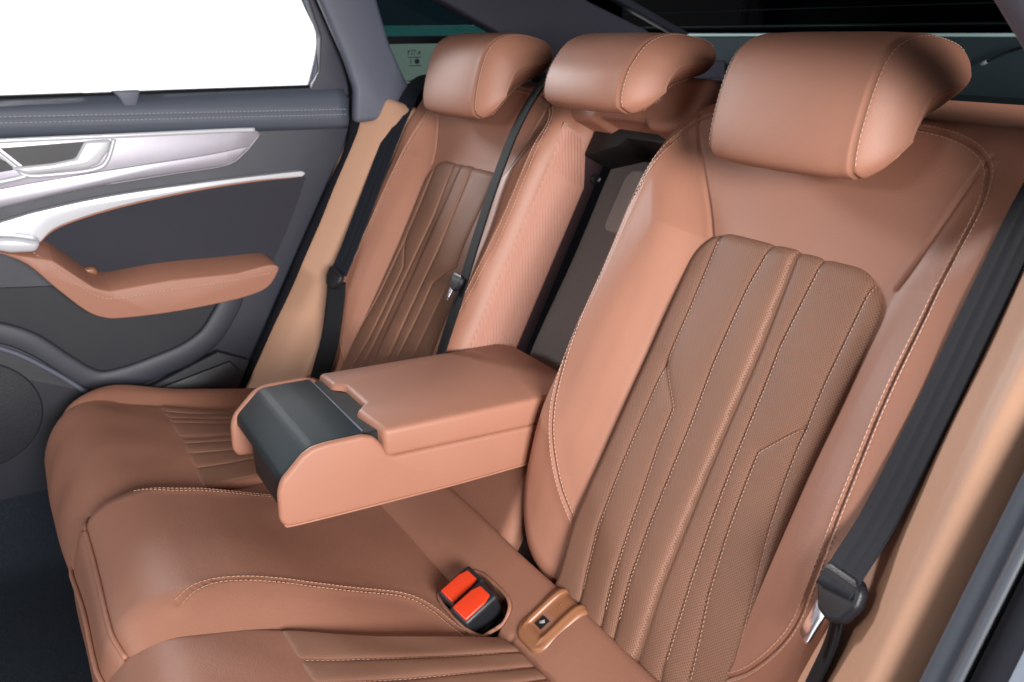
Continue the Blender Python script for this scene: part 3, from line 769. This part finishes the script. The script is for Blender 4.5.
# middle belt, ribbed black, lying on the far backrest's inner bolster
def fine_rib(u): return .0011*abs(math.sin(u*4*math.pi))
cb = seat_belt('black ribbed seat belt for the middle seat, lying on the far backrest', BELTDARK,
               [BP(-.172, .20, .010), BP(-.175, .172, .042), BP(-.182, .13, .054), BP(-.186, .06, .058), BP(-.178, -.03, .058), BP(-.160, -.12, .059), BP(-.142, -.20, .059), BP(-.125, -.29, .059), BP(-.115, -.37, .05)], XV+BN*.2, .036, fine_rib)
tongue(cb, BP(-.150, -.185, .066), BU, XV, .62)

# ------------------------------------------------------------------ far door
door = thing('car_door', 'dark grey rear door on the far side, with silver inlay and tan armrest', 'car door', (-.76, -.40, .20))
XD = -.735
body = [(-1.25, .945), (-.118, .940), (-.05, .945), (-.036, .93), (-.044, .869), (-.062, .82), (-.091, .775), (-.159, .654), (-.309, .385), (-.40, .26), (-.50, .18), (-1.25, .18)]
bm = bmesh.new(); prism(bm, yz(body, XD), (-.06, 0, 0), .006, 3); mk_bm('inner_panel', bm, DOORHARD, door, angle=50)
# soft upper sill, lofted along the door
def loft(sec, ys, dz=lambda y: 0., shrink=None):
    V, F = [], []; M = len(sec)
    for i, y in enumerate(ys):
        for (x, z) in sec: V.append((x, y, z+dz(y)*(float(1-sstep(z, .918, .952)))))
    for i in range(len(ys)-1):
        for k in range(M): F.append([i*M+k, i*M+(k+1) % M, (i+1)*M+(k+1) % M, (i+1)*M+k])
    F.append(list(range(M))[::-1]); F.append([(len(ys)-1)*M+k for k in range(M)])
    return V, F
sillsec = np.vstack([catmull([(-.770, .948), (-.757, .953), (-.741, .950), (-.727, .938), (-.719, .920), (-.717, .909)], 6), [(-.7185, .9065)], catmull([(-.717, .904), (-.717, .893), (-.722, .880), (-.733, .872)], 5), [(-.770, .868)]])
v, f = loft(sillsec, np.r_[np.linspace(-1.25, -.05, 60)], lambda y: -.002-.0255*y if y > -.7 else .0159); sill = mk('sill_trim', v, f, DOORSOFT, door)
parts = []
for z, x in ((.9115, -.7168), (.9015, -.7164)):
    P = np.stack([np.full(200, x+.0006), np.linspace(-1.2, -.055, 200), z-.002-.0255*np.maximum(np.linspace(-1.2, -.055, 200), -.7)], -1)
    parts.append(stitch_boxes(P, np.tile([1., 0, .15], (200, 1)), .0048, .0026, .0008))
sew(sill, join(parts), DKTHREAD)
# window channel, shade slot and shade hook
bm = bmesh.new(); prism(bm, [(-.776, -1.25, .940), (-.776, -.10, .938), (-.752, -.10, .938), (-.752, -1.25, .940)], (0, 0, .0195), .003, 2); mk_bm('window_seal', bm, GASKET, door)
bm = bmesh.new(); prism(bm, yz([(-.53, .9555), (-.395, .955), (-.395, .9585), (-.53, .959)], -.765), (.014, 0, 0), .0015, 2); mk_bm('shade_slot', bm, BLACK, door)
bm = bmesh.new(); prism(bm, yz([(-.485, .962), (-.437, .9615), (-.440, .952), (-.446, .934), (-.455, .926), (-.466, .929), (-.474, .948)], -.746), (.024, 0, 0), .004, 3)
mk_bm('shade_hook', bm, PILLAR, door, angle=50)
# window pane and the frame at its rear edge
mk('window_glass', [(-.768, -1.25, .95), (-.768, -.10, .95), (-.768, -.072, 1.4), (-.768, -1.25, 1.4)], [[0, 1, 2, 3]], GLASS, door, smooth=False)
P = catmull([(-.766, -.112, .945), (-.766, -.098, .975), (-.766, -.080, 1.045), (-.766, -.094, 1.117), (-.766, -.150, 1.25), (-.766, -.235, 1.4)], 8)
v, f = tube(P, .010, 10, upv=(1, 0, 0)); mk('window_frame', v, f, PILLAR, door)
bm = bmesh.new(); prism(bm, yz([(-.126, .935), (-.036, .935), (-.040, .985), (-.052, 1.03), (-.090, 1.12), (-.150, 1.25), (-.225, 1.40), (-.245, 1.40), (-.165, 1.25), (-.108, 1.12), (-.088, 1.05), (-.096, .985)], -.740), (-.03, 0, 0), .004, 3)
mk_bm('window_corner_trim', bm, PURPLE, door, angle=50)
# lower soft insert
ins_p = catmull([(-.66, .700), (-.60, .738), (-.50, .764), (-.36, .782), (-.24, .789), (-.17, .790), (-.150, .783), (-.155, .765), (-.19, .690), (-.235, .612), (-.26, .60), (-.40, .60), (-.55, .62), (-.62, .66)], 5, closed=True)
bm = bmesh.new(); prism(bm, yz(list(map(tuple, ins_p)), XD-.004), (.018, 0, 0), .006, 4); mk_bm('fabric_insert', bm, DOORCLOTH, door, angle=50)
# satin inlay with a bright upper edge
inl = catmull([(-.672-.3, .888), (-.672, .886), (-.45, .883), (-.30, .8815), (-.249, .8805)], 4).tolist()+[(-.236, .8785), (-.2335, .872)]+catmull([(-.245, .858), (-.262, .842), (-.285, .826), (-.305, .8175), (-.38, .812), (-.495, .803), (-.60, .790), (-.691, .775), (-.98, .73)], 4).tolist()
bm = bmesh.new(); prism(bm, yz(list(map(tuple, inl)), XD+.002), (.019, 0, 0), .006, 3); mk_bm('silver_inlay', bm, SATIN, door, angle=40)
P = catmull([(-.7135, -.98, .8895), (-.7135, -.672, .8875), (-.7135, -.45, .8845), (-.7135, -.30, .883), (-.7135, -.243, .8815)], 8)
v, f = tube(P, .0042, 8, flat=.8, upv=(1, 0, 0)); mk('inlay_bright_edge', v, f, BRIGHT, door)
bm = bmesh.new(); prism(bm, yz(catmull([(-.252, .853), (-.34, .841), (-.48, .829), (-.69, .808), (-.98, .765)], 5).tolist()+catmull([(-.98, .732), (-.691, .777), (-.60, .792), (-.495, .805), (-.38, .814), (-.305, .8195), (-.285, .828)], 4).tolist(), XD+.010), (.0145, 0, 0), .003, 3); mk_bm('inlay_lower_facet', bm, SATIN, door, angle=40)
P = catmull([(-.7135, -.2335, .873), (-.7135, -.265, .841), (-.7135, -.305, .8185), (-.7135, -.40, .8105), (-.7135, -.52, .8005)], 8)
v, f = tube(P, np.linspace(.0015, .0012, len(P)), 6, upv=(1, 0, 0)); mk('inlay_lower_edge', v, f, SATIN, door)
# crease line in the inlay
# inside handle: dark bowl, bright lever and surround
bowl = [(-.674, .8755), (-.60, .877), (-.535, .8785), (-.545, .860), (-.560, .848), (-.60, .843), (-.640, .838)]
bm = bmesh.new(); prism(bm, yz(bowl, -.7148), (.0018, 0, 0), .0004, 1); mk_bm('handle_bowl', bm, DARK, door)
bm = bmesh.new(); prism(bm, yz([(-.665, .843), (-.600, .846), (-.562, .851), (-.543, .880), (-.500, .8805), (-.506, .862), (-.526, .839), (-.545, .833), (-.64, .829)], -.7155), (.015, 0, 0), .006, 4)
mk_bm('door_handle', bm, BRIGHT, door, angle=50)
P = catmull([(-.7125, -.70, .884), (-.7125, -.682, .872), (-.7125, -.655, .842), (-.7125, -.640, .827), (-.7125, -.59, .8255), (-.7125, -.535, .829), (-.7125, -.512, .842), (-.7125, -.494, .880)], 8)
v, f = tube(P, .0042, 8, upv=(1, 0, 0)); mk('handle_surround', v, f, BRIGHT, door)
P = catmull([(-.7125, -.90, .80), (-.7125, -.70, .818), (-.7125, -.64, .8265)], 8); v, f = tube(P, .0045, 8, upv=(1, 0, 0)); mk('handle_surround', v, f, BRIGHT, door)
bm = bmesh.new(); prism(bm, yz([(-.80, .872), (-.69, .872), (-.66, .843), (-.66, .838), (-.80, .822)], -.7160), (.003, 0, 0), .001, 1); mk_bm('switch_panel', bm, DARK, door)
# bright blade that sweeps down to the armrest
bl = catmull([(-.98, .69), (-.695, .752), (-.631, .7655), (-.516, .7805), (-.36, .7905), (-.22, .7955), (-.160, .797)], 5).tolist()+[(-.1535, .792), (-.160, .7865)]+catmull([(-.25, .787), (-.36, .780), (-.50, .762), (-.605, .737), (-.640, .712), (-.66, .698), (-.70, .700), (-.98, .62)], 5).tolist()
bm = bmesh.new(); prism(bm, yz(list(map(tuple, bl)), XD), (.032, 0, 0), .0055, 4); mk_bm('bright_blade', bm, BRIGHT, door, angle=50)
P = catmull([(-.7175, -.648, .703), (-.7175, -.605, .733), (-.7175, -.50, .758), (-.7175, -.36, .776), (-.7175, -.25, .7835), (-.7175, -.165, .785)], 8)
v, f = tube(P, .0022, 6, upv=(1, 0, 0)); mk('tan_piping', v, f, LEATHER, door)
# tan pull handle / armrest
armp = catmull([(-.700, .735), (-.655, .722), (-.628, .712), (-.600, .684), (-.570, .655), (-.545, .645), (-.50, .6475), (-.44, .650), (-.34, .647), (-.27, .643), (-.242, .636), (-.240, .615), (-.262, .586), (-.300, .5735), (-.36, .567), (-.45, .5635), (-.53, .566), (-.562, .572), (-.590, .590), (-.630, .637), (-.668, .686), (-.71, .715)], 4, closed=True)
bm = bmesh.new(); prism(bm, yz(list(map(tuple, armp)), -.742), (.088, 0, 0), .016, 5)
for vt in bm.verts:   # the top face slopes down towards the cabin
    t = max(0, (vt.co.x+.742)/.088); zm = np.interp(vt.co.y, [-.70, -.628, -.58, -.545, -.44, -.30, -.24], [.722, .670, .618, .603, .607, .609, .612]); zt = np.interp(vt.co.y, [-.70, -.628, -.57, -.545, -.44, -.30, -.24], [.735, .712, .655, .645, .650, .645, .636])
    vt.co.z -= .026*t*t*float(.40+.60*sstep(-vt.co.y, .24, .33))*min(1.3, max(0, (vt.co.z-zm)/(zt-zm)))
pull = mk_bm('pull_handle', bm, LEATHER, door, angle=70)
P = catmull([(-.662, -.655, .704), (-.6545, -.628, .676), (-.6535, -.590, .634), (-.6535, -.562, .612), (-.6535, -.53, .605), (-.6535, -.44, .608), (-.6535, -.34, .609), (-.6535, -.252, .613)], 12)
P = resample(P, .003); sew(pull, stitch_boxes(P+[.0008, 0, 0], np.tile([1., 0, 0], (len(P), 1)), .0045, .0025, .0009), THREAD)
bm = bmesh.new(); prism(bm, yz([(-.705, .737), (-.672, .732), (-.640, .722), (-.650, .705), (-.690, .708), (-.712, .716)], -.70), (.050, 0, 0), .008, 3); mk_bm('handle_cap', bm, BRIGHT, door, angle=60)
bm = bmesh.new(); prism(bm, yz([(-.590, .653), (-.560, .655), (-.553, .640), (-.580, .634)], -.730), (.022, 0, 0), .006, 3); mk_bm('grip_recess', bm, HARDTAN, door)
# map pocket: dark hollow behind a rolled lip that becomes the speaker surround
lip = catmull([(-.98, .60), (-.80, .574), (-.74, .560), (-.687, .530), (-.640, .480), (-.605, .446), (-.575, .432), (-.53, .434), (-.48, .444), (-.42, .460), (-.375, .485), (-.345, .520), (-.322, .556), (-.310, .60)], 8)
hollow = lip.tolist()+[(-.60, .62), (-.98, .66)]
bm = bmesh.new(); prism(bm, yz(list(map(tuple, hollow)), XD-.001), (.0035, 0, 0), .001, 1); mk_bm('map_pocket', bm, mat('pocket_trim', (27, 28, 36), .55, grain=.2, gscale=900, var=.04), door)
P = np.stack([np.full(len(lip), -.722), lip[:, 0], lip[:, 1]-.006], -1)
v, f = tube(P, .023, 18, flat=.28, upv=(1, 0, 0)); mk('pocket_lip', v, f, DOORHARD, door)
low_p = catmull([(-.98, .585), (-.80, .556), (-.73, .536), (-.68, .500), (-.63, .445), (-.60, .42), (-.57, .405)], 6).tolist()+[(-.50, .40), (-.36, .45), (-.30, .42), (-.36, .30), (-.50, .18), (-.98, .18)]
bm = bmesh.new(); prism(bm, yz(list(map(tuple, low_p)), XD), (.022, 0, 0), .006, 3); mk_bm('lower_panel', bm, DOORLOW, door, angle=50)
c = np.array([-.80, .41]); rr = [.145]
P = np.array([(-.7125, c[0]+.115*math.cos(t), c[1]+.105*math.sin(t)) for t in np.linspace(0, 2*math.pi, 60)[:-1]])
bm = bmesh.new(); prism(bm, [tuple(p) for p in P], (.006, 0, 0), .004, 2); mk_bm('speaker_grille', bm, mat('grille_trim', (30, 32, 39), .6, grain=.6, gscale=500, var=.05), door, angle=50)
P = catmull([(-.710, -.98, .570), (-.710, -.78, .542), (-.710, -.72, .520), (-.710, -.66, .470), (-.710, -.61, .418)], 8); v, f = tube(P, .005, 8, upv=(1, 0, 0)); mk('speaker_surround', v, f, PILLAR, door)
bm = bmesh.new(); prism(bm, yz([(-.50, .395), (-.34, .428), (-.315, .395), (-.40, .285), (-.52, .34)], XD+.018), (.012, 0, 0), .004, 2); mk_bm('lower_inlay', bm, DARK, door)

# door opening on the far side: rubber seal and body frame
def frame_line(x, k=0.):
    return catmull([(x, -.20+k, 1.42), (x, -.13+k, 1.25), (x, -.082+k, 1.115), (x, -.036+k, 1.013), (x, -.026+k, .959), (x, -.033+k, .869), (x, -.052+k, .815), (x, -.08+k, .768), (x, -.149+k, .646), (x, -.299+k, .378), (x, -.40+k, .24), (x, -.55+k, .16)], 8)
fd = thing('door_frame', 'black rubber sealed door opening behind the far door', 'door frame', (-.74, -.05, .5))
v, f = tube(frame_line(-.726, -.004), .012, 10, upv=(1, 0, 0)); mk('rubber_seal', v, f, GASKET, fd)
fl_ = frame_line(-.74, .010); fo = frame_line(-.74, .075)
V = []; n = len(fl_)
for i in range(n):
    V += [(-.715, fl_[i][1], fl_[i][2]), (-.712, fl_[i][1]+.012, fl_[i][2]), (-.712, fo[i][1], fo[i][2]), (-.80, fo[i][1], fo[i][2]), (-.80, fl_[i][1]-.03, fl_[i][2]), (-.74, fl_[i][1]-.016, fl_[i][2])]
F = [[i*6+k, i*6+(k+1) % 6, (i+1)*6+(k+1) % 6, (i+1)*6+k] for i in range(n-1) for k in range(6)]+[list(range(6)), [(n-1)*6+k for k in range(6)][::-1]]
mk('frame_panel', V, F, mat('door_frame_teal', (58, 72, 86), .45, var=.03), fd, smooth=False)

# near-side door opening, seen from its inside edge at the right of the picture
nd = thing('door_frame', 'grey door opening trim at the right edge, in the foreground', 'door frame', (.76, -.1, .5))
A_ = frame_line(.742, -.018); B_ = frame_line(.80, .024)
nA = len(A_)
V = []
for i in range(nA):
    dA = A_[i]; V += [(.735, dA[1]+.03, dA[2]), (.737, dA[1], dA[2]), (.742, dA[1]-.006, dA[2]), (.754, dA[1]-.008, dA[2]), (.790, dA[1]-.004, dA[2]), (.790, dA[1]+.05, dA[2])]
F = [[i*6+k, i*6+(k+1) % 6, (i+1)*6+(k+1) % 6, (i+1)*6+k] for i in range(nA-1) for k in range(6)]+[[5, 4, 3, 2, 1, 0], [(nA-1)*6+k for k in range(6)]]
mk('inner_trim', V, F, mat('frame_grey', (86, 92, 102), .8, spec=.2, grain=.1, var=.03), nd)
P = frame_line(.763, -.026); v, f = tube(P, .0065, 10, upv=(1, 0, 0)); mk('pale_seal', v, f, mat('pale_seal', (64, 68, 77), .5, var=.02), nd)
P = frame_line(.780, -.026); v, f = tube(P, .010, 10, upv=(1, 0, 0)); mk('outer_seal', v, f, GASKET, nd)

fp = [(p[1], p[2]) for p in frame_line(.74, .045) if p[2] < .975]
bm = bmesh.new(); prism(bm, yz([(.95, .985)]+[(.06, .985)]+fp+[(.95, .15)], .745), (.04, 0, 0), .004, 2); mk_bm('body_panel', bm, MATS['frame_grey'], nd, angle=50)

# ------------------------------------------------------------------ pillars, quarter window, rear
def slab(name, label, cat, poly, x, th, mt, bev=.006, parent=None):
    bm = bmesh.new(); prism(bm, yz(poly, x), (th, 0, 0), bev, 3); o = mk_bm(name, bm, mt, parent, angle=50)
    return tag(o, label, cat) if label else o
slab('pillar_trim', 'grey roof pillar trim between the far door window and the quarter window', 'pillar trim',
     [(-.050, .885), (-.044, .95), (-.062, 1.01), (-.104, 1.115), (-.145, 1.22), (-.19, 1.40), (-.06, 1.40), (-.02, 1.22), (.012, 1.115), (.032, 1.04), (.060, .975), (.085, .93), (.03, .89)], -.682, -.03, PILLAR, .010)
slab('pillar_trim', 'grey roof pillar trim with a pale edge at the top right corner, in the foreground', 'pillar trim',
     [(-.45, 1.31), (-.20, 1.136), (-.116, 1.075), (-.060, 1.034), (.02, .975), (.10, .975), (.05, 1.06), (-.10, 1.18), (-.33, 1.34)], .66, .040, PILLAR, .008)
bm = bmesh.new(); prism(bm, yz([(.06, .42), (.07, .955), (.12, .968), (.30, .972), (.62, .985), (.95, .985), (.95, .30), (.05, .30)], -.70), (-.04, 0, 0), .008, 3)
tag(mk_bm('quarter_trim', bm, PURPLE, None, angle=50), 'dark trim below the quarter window, behind the far seat belt', 'quarter trim')
qw = thing('quarter_window', 'dark tinted quarter window with pale printed lower strip, behind the far headrest', 'quarter window', (-.70, .15, .98))
def pane(name, pts, mt):
    bm = bmesh.new(); prism(bm, yz(pts, -.700), (-.004, 0, 0), 0); return mk_bm(name, bm, mt, qw)
pane('reflection_band', [(-.02, 1.046), (.62, 1.046), (.62, 1.069), (-.03, 1.069)], BANDGLASS)  # reflection in the glass, painted as a strip of lighter tint
pane('tinted_pane', [(-.03, 1.069), (.62, 1.0691), (.62, 1.42), (-.16, 1.42)], PRIVACY)
pane('green_pane', [(.00, .96), (.45, .96), (.62, 1.036), (-.015, 1.036)], GREENGLASS)
bm = bmesh.new(); prism(bm, yz([(-.03, 1.034), (.62, 1.034), (.62, 1.049), (-.03, 1.049)], -.698), (-.008, 0, 0), .001, 1); mk_bm('black_border', bm, GASKET, qw)
# maker's marks printed on the pale strip
parts = []
def dash(y0, z0, y1, z1, r=.0007): parts.append(tube(np.array([(-.6985, y0, z0), (-.6985, y1, z1)]), r, 6))
y0, z0 = .078, 1.012
for k in range(5): dash(y0+.004+.0024*k, z0+.010+.001*math.sin(k*2), y0+.0058+.0024*k, z0+.0105-.001*math.cos(k*2), .0006)
for (a, b, c_, d_) in ((0, 0, 0, .007), (0, .007, .003, .006), (.003, .006, 0, .004), (.006, 0, .006, .007), (.009, .007, .014, .007), (.0115, .007, .010, 0), (.016, .001, .018, .006), (.019, .006, .021, .001), (.0165, .003, .020, .003), (-.001, -.003, .021, -.003), (.004, -.012, .004, -.006), (.003, -.007, .004, -.006), (0, -.015, .021, -.015)):
    dash(y0+a*1.35, z0+b*1.35, y0+c_*1.35, z0+d_*1.35, .0008)
v, f = join(parts+[tube(np.array([(-.6992, y0+.019, z0-.012), (-.6978, y0+.019, z0-.012)]), .0052, 14)])
mk('printed_marks', v, f, PRINT, qw, smooth=False)
slab('pillar_trim', 'dark purple grey slanting roof pillar trim behind the far and middle headrests', 'pillar trim',
     [(.40, .93), (.230, 1.056), (.107, 1.114), (-.05, 1.19), (-.35, 1.40), (.05, 1.40), (.25, 1.25), (.453, 1.116), (.611, 1.058), (.85, .95)], -.60, -.05, PURPLE, .006)
slab('pillar_trim', 'narrow dark seal strip beside the tailgate glass', 'pillar trim',
     [(.70, 1.04), (.52, 1.114), (.30, 1.21), (.0, 1.40), (.06, 1.40), (.36, 1.205), (.56, 1.116), (.72, 1.05)], -.58, -.03, mat('seal_strip', (36, 38, 48), .5, var=.03), .004)
tg = thing('tailgate', 'dark tailgate with heated privacy glass behind the headrests', 'tailgate', (0, .95, .95))
bm = bmesh.new(); prism(bm, [(-1.1, .955, .90), (.75, .955, .90), (.75, .93, 1.043), (-1.1, .93, 1.043)], (0, .05, 0), .006, 2); mk_bm('lower_trim', bm, TAILDARK, tg)
v, f = tube(np.array([(-1.1, .928, 1.045), (.75, .928, 1.045)]), .0035, 8); mk('glass_edge', v, f, mat('pale_edge', (128, 152, 152), .4, var=.02), tg)
bm = bmesh.new(); prism(bm, [(-1.3, .945, 1.046), (.8, .945, 1.046), (.8, .60, 1.45), (-1.3, .60, 1.45)], (0, .004, .003), 0); mk_bm('glass', bm, REARGLASS, tg)
parts = []
for k in range(12):
    q = (k+.6)/12; parts.append(tube(np.array([(-1.1, .944-.345*q, 1.046+.404*q), (.75, .944-.345*q, 1.046+.404*q)]), .0012, 5))
v, f = join(parts); mk('heating_wires', v, f, mat('heater_wire', (14, 22, 24), .95, spec=0, var=.02), tg)
# cargo floor cover between backrests and tailgate
cg = thing('cargo_cover', 'dark cargo area cover behind the rear backrests', 'cargo cover', (0, .5, .92))
Pillow(lambda x, v, w: np.stack(np.broadcast_arrays(np.asarray(x, float), np.asarray(v, float), .925+np.asarray(w, float)), -1), -.68, .70, .20, .93, (.02,)*4, .01, lambda x, v: .012+.002*np.sin(v*30)).build('cover_sheet', TAILDARK, cg, 30, 40, .03, 4)
v, f = tube(catmull([(.02, .90, .999), (.06, .90, 1.018), (.12, .88, 1.032)], 6), .0028, 8); o = mk('support_cord', v, f, GASKET, cg)
v, f = tube(np.array([(.008, .90, .993), (.022, .90, 1.000)]), .0038, 8); mk('cord_tip', v, f, PILLAR, o)
